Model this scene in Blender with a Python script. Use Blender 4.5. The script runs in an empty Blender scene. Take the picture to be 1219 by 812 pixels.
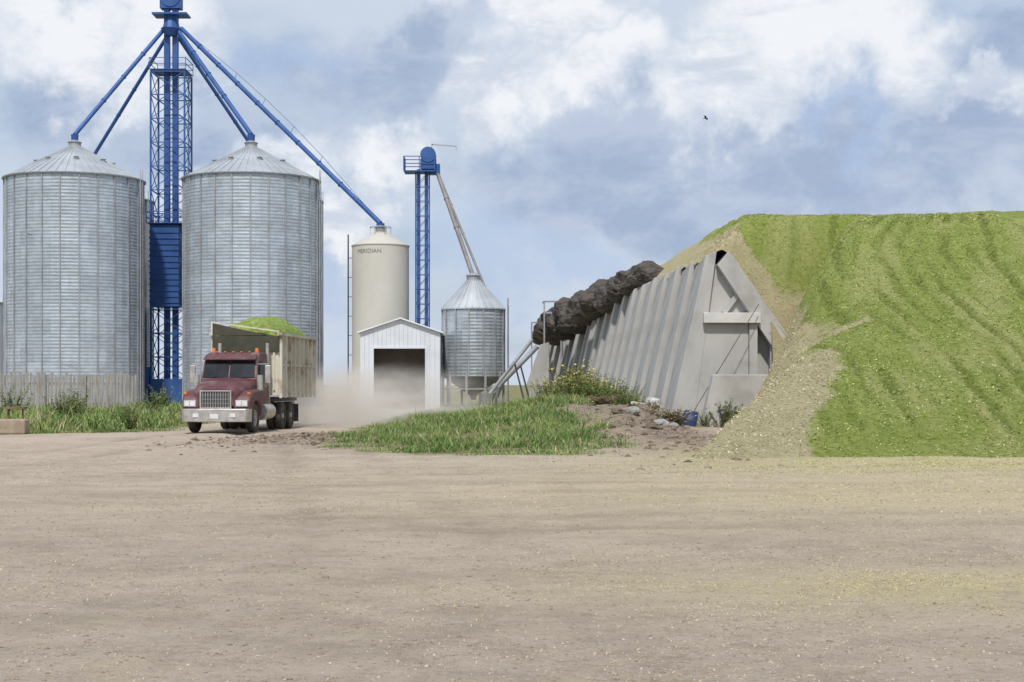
import bpy, bmesh, math, random
import numpy as np
from mathutils import Vector, Matrix, noise as mn
random.seed(7); rng=np.random.default_rng(7)
scene=bpy.context.scene
COL=scene.collection

# ------------------------------------------------------------------ camera
CAMZ=1.7; F=1815.0
cd=bpy.data.cameras.new("camera"); cam=bpy.data.objects.new("camera",cd); COL.objects.link(cam)
cam.location=(0,0,CAMZ); cam.rotation_euler=(math.radians(90),0,0)
cd.sensor_width=36; cd.lens=F/1219*36; cd.shift_y=52/1219; cd.clip_end=9000; cd.clip_start=0.1
scene.camera=cam
scene.view_settings.view_transform='Standard'; scene.view_settings.look='None'; scene.view_settings.exposure=0
def sx(px,d): return (px-609.5)/F*d
def sz(py,d): return CAMZ+(458-py)/F*d

# ------------------------------------------------------------------ materials
def nn(nt,t,**k):
    n=nt.nodes.new(t)
    for a,b in k.items(): setattr(n,a,b)
    return n
def mathn(nt,op,a,b=None,clamp=False):
    n=nn(nt,'ShaderNodeMath',operation=op,use_clamp=clamp)
    for i,x in enumerate((a,b)):
        if x is None: continue
        if isinstance(x,(int,float)): n.inputs[i].default_value=x
        else: nt.links.new(x,n.inputs[i])
    return n.outputs[0]
def mixc(nt,fac,a,b,mode='MIX'):
    n=nn(nt,'ShaderNodeMix',data_type='RGBA',blend_type=mode)
    for i,x in ((0,fac),(6,a),(7,b)):
        if isinstance(x,(int,float)): n.inputs[i].default_value=x
        elif isinstance(x,tuple): n.inputs[i].default_value=(x[0],x[1],x[2],1)
        else: nt.links.new(x,n.inputs[i])
    return n.outputs[2]
def noi(nt,vec,scale,detail=4,rough=.55,dist=0):
    n=nn(nt,'ShaderNodeTexNoise'); n.inputs['Scale'].default_value=scale; n.inputs['Detail'].default_value=detail
    n.inputs['Roughness'].default_value=rough; n.inputs['Distortion'].default_value=dist
    nt.links.new(vec,n.inputs['Vector']); return n.outputs[0]
def rampf(nt,x,lo,hi):
    n=nn(nt,'ShaderNodeMapRange',interpolation_type='SMOOTHSTEP'); nt.links.new(x,n.inputs[0])
    n.inputs[1].default_value=lo; n.inputs[2].default_value=hi; return n.outputs[0]
def base(name):
    m=bpy.data.materials.new(name); m.use_nodes=True; nt=m.node_tree
    return m,nt,nt.nodes['Principled BSDF']
def mapping(nt,vec,scale):
    n=nn(nt,'ShaderNodeMapping'); n.inputs['Scale'].default_value=scale; nt.links.new(vec,n.inputs[0]); return n.outputs[0]
def bump(nt,b,h,strength,dist):
    n=nn(nt,'ShaderNodeBump'); n.inputs['Strength'].default_value=strength; n.inputs['Distance'].default_value=dist
    nt.links.new(h,n.inputs['Height']); nt.links.new(n.outputs[0],b.inputs['Normal'])
def pmat(name,c1,c2,scale=2,rough=.7,metal=0,bmp=0,bdist=.02,stretch=(1,1,1),c3=None,s3=.4,lo=.35,hi=.65):
    m,nt,b=base(name); tc=nn(nt,'ShaderNodeTexCoord'); v=mapping(nt,tc.outputs['Object'],stretch)
    n1=noi(nt,v,scale,6,.6); c=mixc(nt,rampf(nt,n1,lo,hi),c1,c2)
    if c3:
        n2=noi(nt,tc.outputs['Object'],s3,5,.6); c=mixc(nt,rampf(nt,n2,.5,.68),c,c3)
    nt.links.new(c,b.inputs['Base Color']); b.inputs['Roughness'].default_value=rough; b.inputs['Metallic'].default_value=metal
    if bmp: bump(nt,b,noi(nt,v,scale*3,6,.65),bmp,bdist)
    return m
def vmat(name,rough=.8,trans=0,n=.25):
    m,nt,b=base(name); a=nn(nt,'ShaderNodeVertexColor',layer_name='Col')
    tc=nn(nt,'ShaderNodeTexCoord'); f=noi(nt,tc.outputs['Object'],3,3)
    c=mixc(nt,n,a.outputs[0],f,'OVERLAY'); nt.links.new(c,b.inputs['Base Color']); b.inputs['Roughness'].default_value=rough
    b.inputs['Specular IOR Level'].default_value=.2
    return m
M={}
M['concrete']=pmat('weathered_concrete',(.48,.47,.455),(.41,.40,.385),.8,.9,0,.4,.01,(1,1,.5),(.33,.32,.30),.5)
M['concrete_dark']=pmat('stained_concrete',(.34,.33,.31),(.25,.24,.225),1.2,.9,0,.4,.01)
M['concrete_lit']=pmat('sunlit_tone_concrete',(.64,.63,.61),(.54,.53,.51),1.5,.9,0,.3,.01)  # lighter copy of the concrete, with sunlight put into its colour
M['blue']=pmat('blue_paint',(.026,.085,.27),(.038,.115,.34),.8,.5,.1,.05)
M['steel']=pmat('grey_steel',(.42,.43,.45),(.31,.31,.32),.9,.5,.35)
M['spoutsteel']=pmat('grey_brown_spout_steel',(.26,.245,.235),(.19,.18,.175),.9,.6,.2)
M['darksteel']=pmat('dark_steel',(.06,.06,.065),(.1,.09,.08),2,.6,.3)
M['roof']=pmat('galvanised_roof',(.52,.55,.58),(.42,.45,.48),.6,.5,.3)
M['beige']=pmat('beige_tank_paint',(.54,.52,.465),(.49,.47,.415),.35,.7,0,0,.02,(1,1,.6))
M['white']=pmat('white_cladding',(.70,.73,.78),(.62,.65,.70),.7,.5)
M['maroon']=pmat('maroon_paint_dusty',(.10,.030,.038),(.13,.055,.058),2.5,.5,0,0,.02,(1,1,1),(.20,.145,.13),1.2)
M['chrome']=pmat('dusty_chrome',(.56,.54,.51),(.42,.39,.36),4,.4,.5)
M['glass']=pmat('dark_glass',(.015,.017,.02),(.03,.033,.038),1.5,.08)
M['rubber']=pmat('dusty_rubber',(.03,.028,.026),(.075,.065,.055),3,.9)
M['boxpaint']=pmat('dirty_white_box_paint',(.68,.64,.54),(.57,.52,.42),1.2,.7,0,0,.02,(1,1,.3),(.36,.29,.21),1.3)
M['tarp']=pmat('dusty_dark_canvas',(.045,.05,.033),(.075,.066,.045),2,.8)
M['amber']=pmat('amber_lens',(.8,.22,.04),(.65,.16,.03),2,.3)
M['lens']=pmat('headlight_lens',(.75,.77,.8),(.6,.62,.65),3,.1)
M['plate']=pmat('plate_white',(.7,.7,.7),(.6,.6,.62),3,.5)
M['wood']=pmat('weathered_boards',(.37,.355,.33),(.25,.235,.21),3,.95,0,.3,.01,(3,3,.3))
M['bale']=pmat('old_bale',(.055,.046,.040),(.115,.098,.084),1.8,1,0,.9,.10,(1,1,2.5),(.18,.155,.13),1.1)
M['dirtclod']=pmat('dark_clods',(.15,.115,.085),(.26,.21,.16),3,1,0,.8,.03)
M['bluebarrel']=pmat('blue_plastic',(.02,.045,.13),(.03,.06,.18),3,.5)
M['whiteplastic']=pmat('white_plastic',(.6,.61,.62),(.46,.46,.44),3,.5)
M['black']=pmat('black_feathers',(.012,.012,.013),(.02,.02,.022),6,.6)
M['rust']=pmat('rusty_steel',(.16,.08,.045),(.24,.15,.1),3,.8)
M['blade']=vmat('plant_blades')
M['letter']=pmat('faded_lettering',(.14,.13,.125),(.2,.19,.18),3,.6)

def galv(name,tint,ring):
    m,nt,b=base(name); tc=nn(nt,'ShaderNodeTexCoord'); a=nn(nt,'ShaderNodeVertexColor',layer_name='Col')
    sp=nn(nt,'ShaderNodeSeparateXYZ'); nt.links.new(tc.outputs['Object'],sp.inputs[0])
    w=mathn(nt,'SINE',mathn(nt,'MULTIPLY',sp.outputs[2],2*math.pi/ring))
    n=noi(nt,mapping(nt,tc.outputs['Object'],(1,1,3)),1.6,6,.65)
    sp2=noi(nt,mapping(nt,tc.outputs['Object'],(1,1,2.2)),5,4,.8)
    c=mixc(nt,rampf(nt,n,.3,.7),tuple(t*.84 for t in tint),tuple(min(1,t*1.12) for t in tint))
    c=mixc(nt,.9,c,a.outputs[0],'MULTIPLY')
    c=mixc(nt,mathn(nt,'MULTIPLY',rampf(nt,sp2,.55,.72),.6),c,tuple(min(1,t*1.5) for t in tint))
    st=noi(nt,mapping(nt,tc.outputs['Object'],(1.5,1.5,.05)),2.2,4,.7)
    c=mixc(nt,mathn(nt,'MULTIPLY',rampf(nt,st,.5,.7),.25),c,(.3,.3,.31))
    nt.links.new(c,b.inputs['Base Color']); b.inputs['Metallic'].default_value=.45; b.inputs['Roughness'].default_value=.36
    bump(nt,b,w,.45,.02)
    return m
M['galv']=galv('galvanised_corrugated',(.50,.55,.61),.27)
M['galv2']=galv('galvanised_dull',(.46,.49,.52),.25)

# ------------------------------------------------------------------ mesh builder
class MB:
    def __init__(s): s.v=[]; s.f=[]
    def add(s,vs,fs):
        o=len(s.v); s.v+= [tuple(p) for p in vs]; s.f+=[tuple(i+o for i in f) for f in fs]; return s
    def box(s,x0,x1,y0,y1,z0,z1):
        return s.add([(x0,y0,z0),(x1,y0,z0),(x1,y1,z0),(x0,y1,z0),(x0,y0,z1),(x1,y0,z1),(x1,y1,z1),(x0,y1,z1)],
          [(0,3,2,1),(4,5,6,7),(0,1,5,4),(1,2,6,5),(2,3,7,6),(3,0,4,7)])
    def hexa(s,b,t):
        return s.add(list(b)+list(t),[(0,3,2,1),(4,5,6,7),(0,1,5,4),(1,2,6,5),(2,3,7,6),(3,0,4,7)])
    def cyl(s,p0,p1,r0,r1=None,n=10,cap=True):
        if r1 is None: r1=r0
        p0=Vector(p0); p1=Vector(p1); d=(p1-p0).normalized()
        u=d.orthogonal().normalized(); w=d.cross(u)
        vs=[]
        for p,r in ((p0,r0),(p1,r1)):
            for i in range(n):
                a=2*math.pi*i/n; vs.append(p+u*math.cos(a)*r+w*math.sin(a)*r)
        fs=[(i,(i+1)%n,n+(i+1)%n,n+i) for i in range(n)]
        if cap: fs+=[tuple(range(n))[::-1],tuple(range(n,2*n))]
        return s.add(vs,fs)
    def beam(s,p0,p1,w,h=None,up=(0,0,1)):
        h=h or w; p0=Vector(p0); p1=Vector(p1); d=(p1-p0).normalized(); up=Vector(up)
        if abs(d.dot(up))>.99: up=Vector((0,1,0))
        u=d.cross(up).normalized()*w/2; q=u.cross(d).normalized()*h/2
        vs=[p+a*u+b*q for p in (p0,p1) for a,b in ((-1,-1),(1,-1),(1,1),(-1,1))]
        return s.add(vs,[(0,3,2,1),(4,5,6,7),(0,1,5,4),(1,2,6,5),(2,3,7,6),(3,0,4,7)])
    def rev(s,prof,n,axis='z',c=(0,0,0),close=False):
        vs=[]; k=len(prof)
        for i in range(n):
            a=2*math.pi*i/n
            for r,z in prof:
                p=(r*math.cos(a),r*math.sin(a),z)
                if axis=='x': p=(p[2],p[0],p[1])
                if axis=='y': p=(p[0],p[2],p[1])
                vs.append((p[0]+c[0],p[1]+c[1],p[2]+c[2]))
        fs=[]
        for i in range(n):
            j=(i+1)%n
            for q in range(k-1 if not close else k):
                r=(q+1)%k; fs.append((i*k+q,j*k+q,j*k+r,i*k+r))
        return s.add(vs,fs)
    def prism(s,pts,x0,x1,plane='yz',taper=None):
        n=len(pts); vs=[]
        for x in (x0,x1):
            for a,b in pts:
                if plane=='yz': 
                    xx=x*(taper(b) if taper else 1); vs.append((xx,a,b))
                elif plane=='xz': vs.append((a,x,b))
                else: vs.append((a,b,x))
        fs=[tuple(range(n))[::-1],tuple(range(n,2*n))]+[(i,(i+1)%n,n+(i+1)%n,n+i) for i in range(n)]
        return s.add(vs,fs)
    def loft(s,secs):
        n=len(secs[0]); vs=[p for q in secs for p in q]; fs=[]
        for k in range(len(secs)-1):
            for i in range(n):
                fs.append((k*n+i,k*n+(i+1)%n,(k+1)*n+(i+1)%n,(k+1)*n+i))
        fs+=[tuple(range(n))[::-1],tuple(range((len(secs)-1)*n,len(secs)*n))]
        return s.add(vs,fs)
def tag(o,label=None,cat=None,kind=None,group=None):
    if label: o['label']=label
    if cat: o['category']=cat
    if kind: o['kind']=kind
    if group: o['group']=group
def build(name,mb,mat,parent=None,loc=(0,0,0),rot=(0,0,0),smooth=None,bev=0,label=None,cat=None,kind=None,group=None):
    me=bpy.data.meshes.new(name); me.from_pydata(mb.v,[],mb.f); me.update()
    bm=bmesh.new(); bm.from_mesh(me); bmesh.ops.recalc_face_normals(bm,faces=bm.faces); bm.to_mesh(me); bm.free()
    if smooth is not None:
        me.shade_smooth()
        me.set_sharp_from_angle(angle=math.radians(smooth))
    me.materials.append(M[mat] if isinstance(mat,str) else mat)
    o=bpy.data.objects.new(name,me); COL.objects.link(o); o.location=loc; o.rotation_euler=rot
    if parent: o.parent=parent
    if bev:
        b=o.modifiers.new('bevel','BEVEL'); b.width=bev; b.segments=2; b.limit_method='ANGLE'
    tag(o,label,cat,kind,group); return o
def empty(name,loc,rot=(0,0,0),label=None,cat=None,group=None):
    o=bpy.data.objects.new(name,None); COL.objects.link(o); o.location=loc; o.rotation_euler=rot; o.empty_display_size=.5
    tag(o,label,cat,None,group); return o
def copy_tree(o,loc,rot=None,scale=None):
    c=o.copy(); COL.objects.link(c); c.location=loc
    if rot is not None: c.rotation_euler=rot
    if scale is not None: c.scale=scale
    for ch in list(o.children):
        k=ch.copy(); COL.objects.link(k); k.parent=c
    return c
def colattr(me,cols):
    a=me.color_attributes.new('Col','FLOAT_COLOR','POINT')
    arr=np.ones((len(cols),4),dtype=np.float32); arr[:,:3]=cols; a.data.foreach_set('color',arr.ravel())
def fast_mesh(name,V,Fs,mat,cols=None):
    me=bpy.data.meshes.new(name); V=np.asarray(V,dtype=np.float32); k=Fs.shape[1]
    me.vertices.add(len(V)); me.vertices.foreach_set('co',V.ravel())
    me.loops.add(Fs.size); me.loops.foreach_set('vertex_index',Fs.astype(np.int32).ravel())
    me.polygons.add(len(Fs)); me.polygons.foreach_set('loop_start',np.arange(0,Fs.size,k,dtype=np.int32))
    me.polygons.foreach_set('loop_total',np.full(len(Fs),k,dtype=np.int32))
    me.update(calc_edges=True); me.validate()
    if cols is not None: colattr(me,cols)
    me.materials.append(mat); o=bpy.data.objects.new(name,me); COL.objects.link(o); return o

def fbm(x,y,s,oct=4,seed=0.0):
    return mn.fractal(Vector((x*s+seed,y*s-seed,seed)),1.0,2.0,oct)

# ------------------------------------------------------------------ terrain
ISL=[(-5.5,44.7),(-3.7,38.6),(-1,36.6),(1.2,36.8),(2.9,40),(6.3,56),(7.6,60),(5.5,80),(3.0,125),(-3,120),(-6.5,95),(-6.2,70)]
LFT=[(-80,60),(-30,54),(-16.4,52.5),(-12.9,56),(-13.2,64),(-15,80),(-17,98),(-24,112),(-80,112)]
def sdist(poly,x,y):
    inside=False; best=1e9; n=len(poly)
    for i in range(n):
        x0,y0=poly[i]; x1,y1=poly[(i+1)%n]
        if (y0>y)!=(y1>y) and x<(x1-x0)*(y-y0)/(y1-y0)+x0: inside=not inside
        dx,dy=x1-x0,y1-y0; t=max(0,min(1,((x-x0)*dx+(y-y0)*dy)/(dx*dx+dy*dy)))
        d=math.hypot(x-x0-t*dx,y-y0-t*dy)
        if d<best: best=d
    return best if inside else -best
def sstep(a,b,x):
    t=max(0,min(1,(x-a)/(b-a))); return t*t*(3-2*t)
def bare(x,y): return min(1,math.exp(-((x-4.7)/1.9)**2-((y-48)/10)**2)*1.25+.9*math.exp(-((x-3.2)/1.6)**2-((y-56)/4)**2))
def tyres(x,y):
    t=0
    if 14<y<54:
        c=-10.3-(53-y)*.10+.003*(53-y)**2
        for s in (-1.05,1.05): t=max(t,math.exp(-((x-c-s)/.28)**2))
        c=-6.5+(50-y)*.16
        for s in (-1.0,1.0): t=max(t,.8*math.exp(-((x-c-s)/.26)**2))
    if -30<x<25:
        for q,k in ((29.5,.006),(31.6,.006),(24.5,-.004),(26.4,-.004),(18.2,.008),(19.9,.008)):
            c=q+k*x*x+.05*x; t=max(t,.75*math.exp(-((y-c)/.35)**2))
    return t*max(0,min(1,.6+1.3*fbm(x,y,.3,3,77)))
def gz(x,y):
    z=1.0*math.exp(-(((x-1.8)/3.6)**2+((y-64)/15)**2))
    z+=.5*math.exp(-(((x-4.0)/1.4)**2+((y-52)/7)**2))
    if -80<x<80 and 2<y<200:
        z+=.05*fbm(x,y,.12,3,3.1)+.022*fbm(x,y,.7,3,7)
        z-=.04*tyres(x,y)
        r=math.exp(-((x+6.2)/1.6)**2-((y-47)/5)**2); z+=r*(.12+.22*fbm(x,y,.9,3,9))
        r=math.exp(-((x-4.3)/1.6)**2-((y-49)/8)**2); z+=r*.28*fbm(x,y,.8,4,19)
        for c in (-7.2,-9.2,-4.9):
            cx=c+.03*(y-50)+.5*math.sin(y*.09)
            z-=.05*math.exp(-((x-cx)/.22)**2)*sstep(30,40,y)
    return z
def axis(fine0,fine1,step,far):
    a=list(np.arange(fine0,fine1+1e-6,step)); lo=[];hi=[];s=step;p=fine0
    while p>-far: s*=1.35; p-=s; lo.append(p)
    s=step;p=fine1
    while p<far: s*=1.35; p+=s; hi.append(p)
    return np.array(lo[::-1]+a+hi)
xs=axis(-24,20,.24,5000); ys=np.concatenate([axis(6,52,.26,6000)[axis(6,52,.26,6000)<52.1],axis(52.5,120,.5,6000)[axis(52.5,120,.5,6000)>=52.4]])
gx,gy=np.meshgrid(xs,ys); V=[];C=[]
for x,y in zip(gx.ravel(),gy.ravel()):
    V.append((x,y,gz(x,y)))
    if abs(x)<90 and 0<y<130:
        g=max(sstep(-.5,.7,sdist(ISL,x,y)+.9*fbm(x,y,.5,3,1)),sstep(-.6,.9,sdist(LFT,x,y)+.8*fbm(x,y,.5,3,2))) if y>33 else 0
        dirt=bare(x,y)+math.exp(-((x+6.2)/2.)**2-((y-47)/6)**2)+.5*tyres(x,y)
        g*=1-bare(x,y)
        st=math.exp(-((x-10.5)/6.8)**2-((y-33.2)/3.6)**2)+1.0*math.exp(-((x-4.6)/3.6)**2-((y-12.6)/1.4)**2)+.75*math.exp(-((x-7)/8)**2-((y-24)/6)**2)
        st+=.8*math.exp(-((x-4.9)/1.6)**2-((y-38)/3.5)**2)
        C.append((g,min(1,st),min(1,dirt)))
    else: C.append((1 if y>125 or abs(x)>90 else 0,0,0))
nx=len(xs); ny=len(ys)
idx=np.arange(nx*ny).reshape(ny,nx)
Fq=np.stack([idx[:-1,:-1],idx[:-1,1:],idx[1:,1:],idx[1:,:-1]],-1).reshape(-1,4)
m,nt,b=base('packed_dirt_ground'); tc=nn(nt,'ShaderNodeTexCoord'); P=tc.outputs['Object']
a=nn(nt,'ShaderNodeVertexColor',layer_name='Col'); sp=nn(nt,'ShaderNodeSeparateColor'); nt.links.new(a.outputs[0],sp.inputs[0])
sy=nn(nt,'ShaderNodeSeparateXYZ'); nt.links.new(P,sy.inputs[0])
big=noi(nt,mapping(nt,P,(.7,1,1)),.35,7,.7); mid=noi(nt,P,1.7,8,.78); fine=noi(nt,P,11,7,.82); vf=noi(nt,P,48,4,.8)
c=mixc(nt,rampf(nt,big,.38,.62),(.56,.46,.368),(.44,.36,.285))
c=mixc(nt,mathn(nt,'MULTIPLY',rampf(nt,mid,.47,.62),.5),c,(.62,.52,.42))
c=mixc(nt,mathn(nt,'MULTIPLY',rampf(nt,mid,.48,.38),.5),c,(.36,.288,.225))
c=mixc(nt,mathn(nt,'MULTIPLY',rampf(nt,fine,.5,.62),.5),c,(.34,.268,.208))
c=mixc(nt,mathn(nt,'MULTIPLY',rampf(nt,vf,.52,.64),.4),c,(.66,.57,.46))
vf2=noi(nt,P,29,4,.85)
c=mixc(nt,mathn(nt,'MULTIPLY',rampf(nt,vf2,.55,.65),.5),c,(.24,.19,.145))
sn=noi(nt,P,4,8,.85)
sm=mathn(nt,'MULTIPLY',sp.outputs[1],rampf(nt,sn,.36,.55))
c=mixc(nt,mathn(nt,'MULTIPLY',sm,.85),c,(.64,.55,.30))
gt=mathn(nt,'MULTIPLY',mathn(nt,'MULTIPLY',sp.outputs[1],rampf(nt,sy.outputs[1],27,33)),rampf(nt,sn,.48,.58))
c=mixc(nt,mathn(nt,'MULTIPLY',gt,.75),c,(.38,.41,.15))
sg=noi(nt,mapping(nt,P,(.7,1,1)),.9,9,.85)
c=mixc(nt,mathn(nt,'MULTIPLY',rampf(nt,sg,.53,.64),.45),c,(.56,.50,.30))
c=mixc(nt,mathn(nt,'MULTIPLY',sp.outputs[2],rampf(nt,sn,.25,.6)),c,(.20,.155,.12))
c=mixc(nt,sp.outputs[0],c,mixc(nt,rampf(nt,mid,.4,.6),(.13,.16,.05),(.29,.24,.14)))
nt.links.new(c,b.inputs['Base Color']); b.inputs['Roughness'].default_value=.95; b.inputs['Specular IOR Level'].default_value=.15
h=mathn(nt,'ADD',mathn(nt,'MULTIPLY',mid,1.0),mathn(nt,'MULTIPLY',fine,.5)); h=mathn(nt,'ADD',h,mathn(nt,'MULTIPLY',vf,.2))
bump(nt,b,h,.9,.09)
g=fast_mesh('ground',np.array(V),Fq,m,np.array(C)); g.data.shade_smooth(); g['kind']='structure'
g['label']='flat dusty dirt and gravel farm yard'

# ------------------------------------------------------------------ silage pile
def XL(Y): return 4.7+.205*(Y-37.5)+.9*sstep(54,62,Y)
def XT(Y): return 8.3-.056*(Y-62)
def smin(a,b,k):
    h=max(0,min(1,.5+.5*(b-a)/k)); return b*(1-h)+a*h-k*h*(1-h)
def smax(a,b,k): return -smin(-a,-b,k)
def slab(X,Y): return 7.1-(X-XT(Y)-.42)/.67
def pile(X,Y):
    n=fbm(X,Y,.22,3,5)
    zf=smin(.318*(Y-35.1+.5*n),9.2+.10*n+.02*max(0,X-12),1.8)
    tan=1.1+1.9*sstep(44,63,Y)
    side=tan*(X-XL(Y)-.3*fbm(X,Y,.5,2,8))
    cliff=slab(X,Y)+(Y-62)*4.2+.05
    S=smax(side,cliff,1.5*sstep(0,3,side)*sstep(11.3,12.5,X)+.02) if X>9 else max(side if Y<62 else -9,cliff)
    drop=.5*sstep(80,95,Y)+.3*sstep(70,80,Y)
    T=6.95-drop+1.05*(X-XT(Y))
    k=2.6*sstep(.3,4.5,S)*sstep(.5,4,zf)+.1
    z=smin(zf,S,k)
    if Y>=60: z=smin(z,T+.2,.6) if X<14 else z
    z=smin(z,(48-X)*.9,1)
    return z,side,cliff
px_=np.concatenate([np.arange(1.5,20,.08),np.arange(20,50,.6)]); py_=np.concatenate([np.arange(33.6,61,.12),np.arange(61,66,.08),np.arange(66,90,.5),np.arange(90,156,2.)])
gx,gy=np.meshgrid(px_,py_); V=[];C=[];ok=[]
PER=.68
for X,Y in zip(gx.ravel(),gy.ravel()):
    z,side,cliff=pile(X,Y)
    good = (side>-.25 if Y<62 else X>=XT(Y)-.3) and z>-.3
    w=X+.8*math.sin(Y*.13+.4)+1.0*fbm(X,Y,.075,2,4)+.08*fbm(X,Y,1.1,3,14)-.0055*(Y-36)**2
    seg=fbm(w*1.0,Y*.13,1.0,4,33)
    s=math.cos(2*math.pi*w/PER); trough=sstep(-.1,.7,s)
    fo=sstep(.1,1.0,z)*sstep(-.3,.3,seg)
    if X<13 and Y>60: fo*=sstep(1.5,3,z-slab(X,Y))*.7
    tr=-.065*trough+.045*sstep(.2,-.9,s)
    cle=.035*math.sin((Y+.15*s)*2*math.pi/.42+seg*3)*trough
    if Y<61: u=X-XL(Y); wid=2.6+.7*sstep(37,41.5,Y)-1.6*sstep(43,49,Y); st=sstep(wid+.4,wid-.35,u+.45*fbm(X,Y,.6,4,11))
    else: st=0
    if Y>58: st=max(st,sstep(2.1,1.2,z-max(0,slab(X,Y))+.6*fbm(X,Y,.9,3,11))*(1 if X<12.6 else 0))
    if 47<Y<63: st=max(st,sstep(4.2,2.9,z+.8*fbm(X,Y,.7,3,11)-1.9*sstep(50,58,Y))*sstep(13.6,12.6,X))
    if Y>63: 
        wid=1.1+4.5*sstep(72,84,Y); st=max(st,sstep(wid+.3,wid-.25,X-XT(Y)+.4*fbm(X,Y,.9,3,11)))
    z+=fo*((tr+cle)*(1-.9*st))+(.07*fbm(X,Y,1.1,5,6)*(1 if z>.2 else .3)+.03*fbm(X,Y,4,3,16))
    V.append((X,Y,z)); ok.append(good)
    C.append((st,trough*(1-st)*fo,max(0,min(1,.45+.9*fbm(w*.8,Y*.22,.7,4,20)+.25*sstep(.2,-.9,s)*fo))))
V=np.array(V);nx=len(px_);ny=len(py_);idx=np.arange(nx*ny).reshape(ny,nx)
Fq=np.stack([idx[:-1,:-1],idx[:-1,1:],idx[1:,1:],idx[1:,:-1]],-1).reshape(-1,4)
ok=np.array(ok); keep=ok[Fq].all(1)
yy=V[Fq][:,:,1]; xx=V[Fq][:,:,0]
cross=(yy.min(1)<62)&(yy.max(1)>=62)&(xx.min(1)<11.5)
keep&=~cross; Fq=Fq[keep]
used=np.unique(Fq); remap=-np.ones(len(V),int); remap[used]=np.arange(len(used))
PV=V[used]; PC=np.array(C)[used]
m,nt,b=base('chopped_green_silage'); tc=nn(nt,'ShaderNodeTexCoord'); P=tc.outputs['Object']
a=nn(nt,'ShaderNodeVertexColor',layer_name='Col'); sp=nn(nt,'ShaderNodeSeparateColor'); nt.links.new(a.outputs[0],sp.inputs[0])
n1=noi(nt,P,1.2,6,.7); n2=noi(nt,P,6,7,.88); n3=noi(nt,P,24,4,.85)
gcol=mixc(nt,rampf(nt,n1,.35,.65),(.43,.50,.13),(.345,.43,.095))
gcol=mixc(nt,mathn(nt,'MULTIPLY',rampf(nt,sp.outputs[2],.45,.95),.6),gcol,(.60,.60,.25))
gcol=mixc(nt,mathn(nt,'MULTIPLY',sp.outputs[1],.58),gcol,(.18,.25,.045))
gcol=mixc(nt,mathn(nt,'MULTIPLY',rampf(nt,n2,.5,.6),.5),gcol,(.62,.64,.28))
gcol=mixc(nt,mathn(nt,'MULTIPLY',rampf(nt,n2,.48,.39),.5),gcol,(.17,.225,.04))
gcol=mixc(nt,mathn(nt,'MULTIPLY',rampf(nt,n3,.52,.62),.42),gcol,(.14,.18,.035))
scol=mixc(nt,rampf(nt,n1,.35,.65),(.70,.62,.38),(.61,.53,.31))
scol=mixc(nt,mathn(nt,'MULTIPLY',rampf(nt,n2,.5,.62),.6),scol,(.78,.71,.49))
scol=mixc(nt,mathn(nt,'MULTIPLY',rampf(nt,n2,.48,.38),.4),scol,(.48,.45,.20))
scol=mixc(nt,mathn(nt,'MULTIPLY',rampf(nt,n3,.55,.66),.35),scol,(.40,.34,.18))
c=mixc(nt,rampf(nt,mathn(nt,'ADD',sp.outputs[0],mathn(nt,'MULTIPLY',mathn(nt,'SUBTRACT',n2,.5),2.0)),.2,.8),gcol,scol)
nt.links.new(c,b.inputs['Base Color']); b.inputs['Roughness'].default_value=.95; b.inputs['Specular IOR Level'].default_value=.1
bump(nt,b,mathn(nt,'ADD',n2,mathn(nt,'MULTIPLY',n3,.5)),1,.12)
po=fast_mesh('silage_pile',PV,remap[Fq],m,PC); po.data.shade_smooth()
tag(po,'huge sloping pile of chopped green silage with straw-coloured edge','silage pile')
def flakes(name,pts,cols,size,label,wr=.12):
    n=len(pts); a=rng.random(n)*6.283; tl=(rng.random(n)-.3)*.9
    d=np.stack([np.cos(a),np.sin(a),tl],1); d/=np.linalg.norm(d,axis=1)[:,None]
    L=size*(.4+rng.random(n)); W=L*wr
    pn=np.stack([-np.sin(a),np.cos(a),(rng.random(n)-.5)*.8],1)
    p=pts
    V=np.empty((n,3,3)); V[:,0]=p-pn*W[:,None]; V[:,1]=p+pn*W[:,None]; V[:,2]=p+d*L[:,None]
    o=fast_mesh(name,V.reshape(-1,3),np.arange(n*3).reshape(-1,3),M['blade'],np.repeat(cols,3,0)); tag(o,label,None,'stuff'); return o
sel=(PV[:,1]<70)&(PV[:,0]<24)
cand=np.where(sel)[0]; NP=95000; pick=rng.choice(cand,NP)
fp=PV[pick]+np.stack([(rng.random(NP)-.5)*.09,(rng.random(NP)-.5)*.1,np.full(NP,.0)],1)
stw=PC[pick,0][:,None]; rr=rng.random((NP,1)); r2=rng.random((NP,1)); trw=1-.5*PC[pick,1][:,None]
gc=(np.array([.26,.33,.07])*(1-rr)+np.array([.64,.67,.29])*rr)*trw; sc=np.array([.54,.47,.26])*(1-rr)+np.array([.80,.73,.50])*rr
mixm=(r2<stw*.85+.07); fl=flakes('loose_silage',fp,np.where(mixm,sc,gc),.085,'loose chopped forage over the pile surface',.16)

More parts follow.
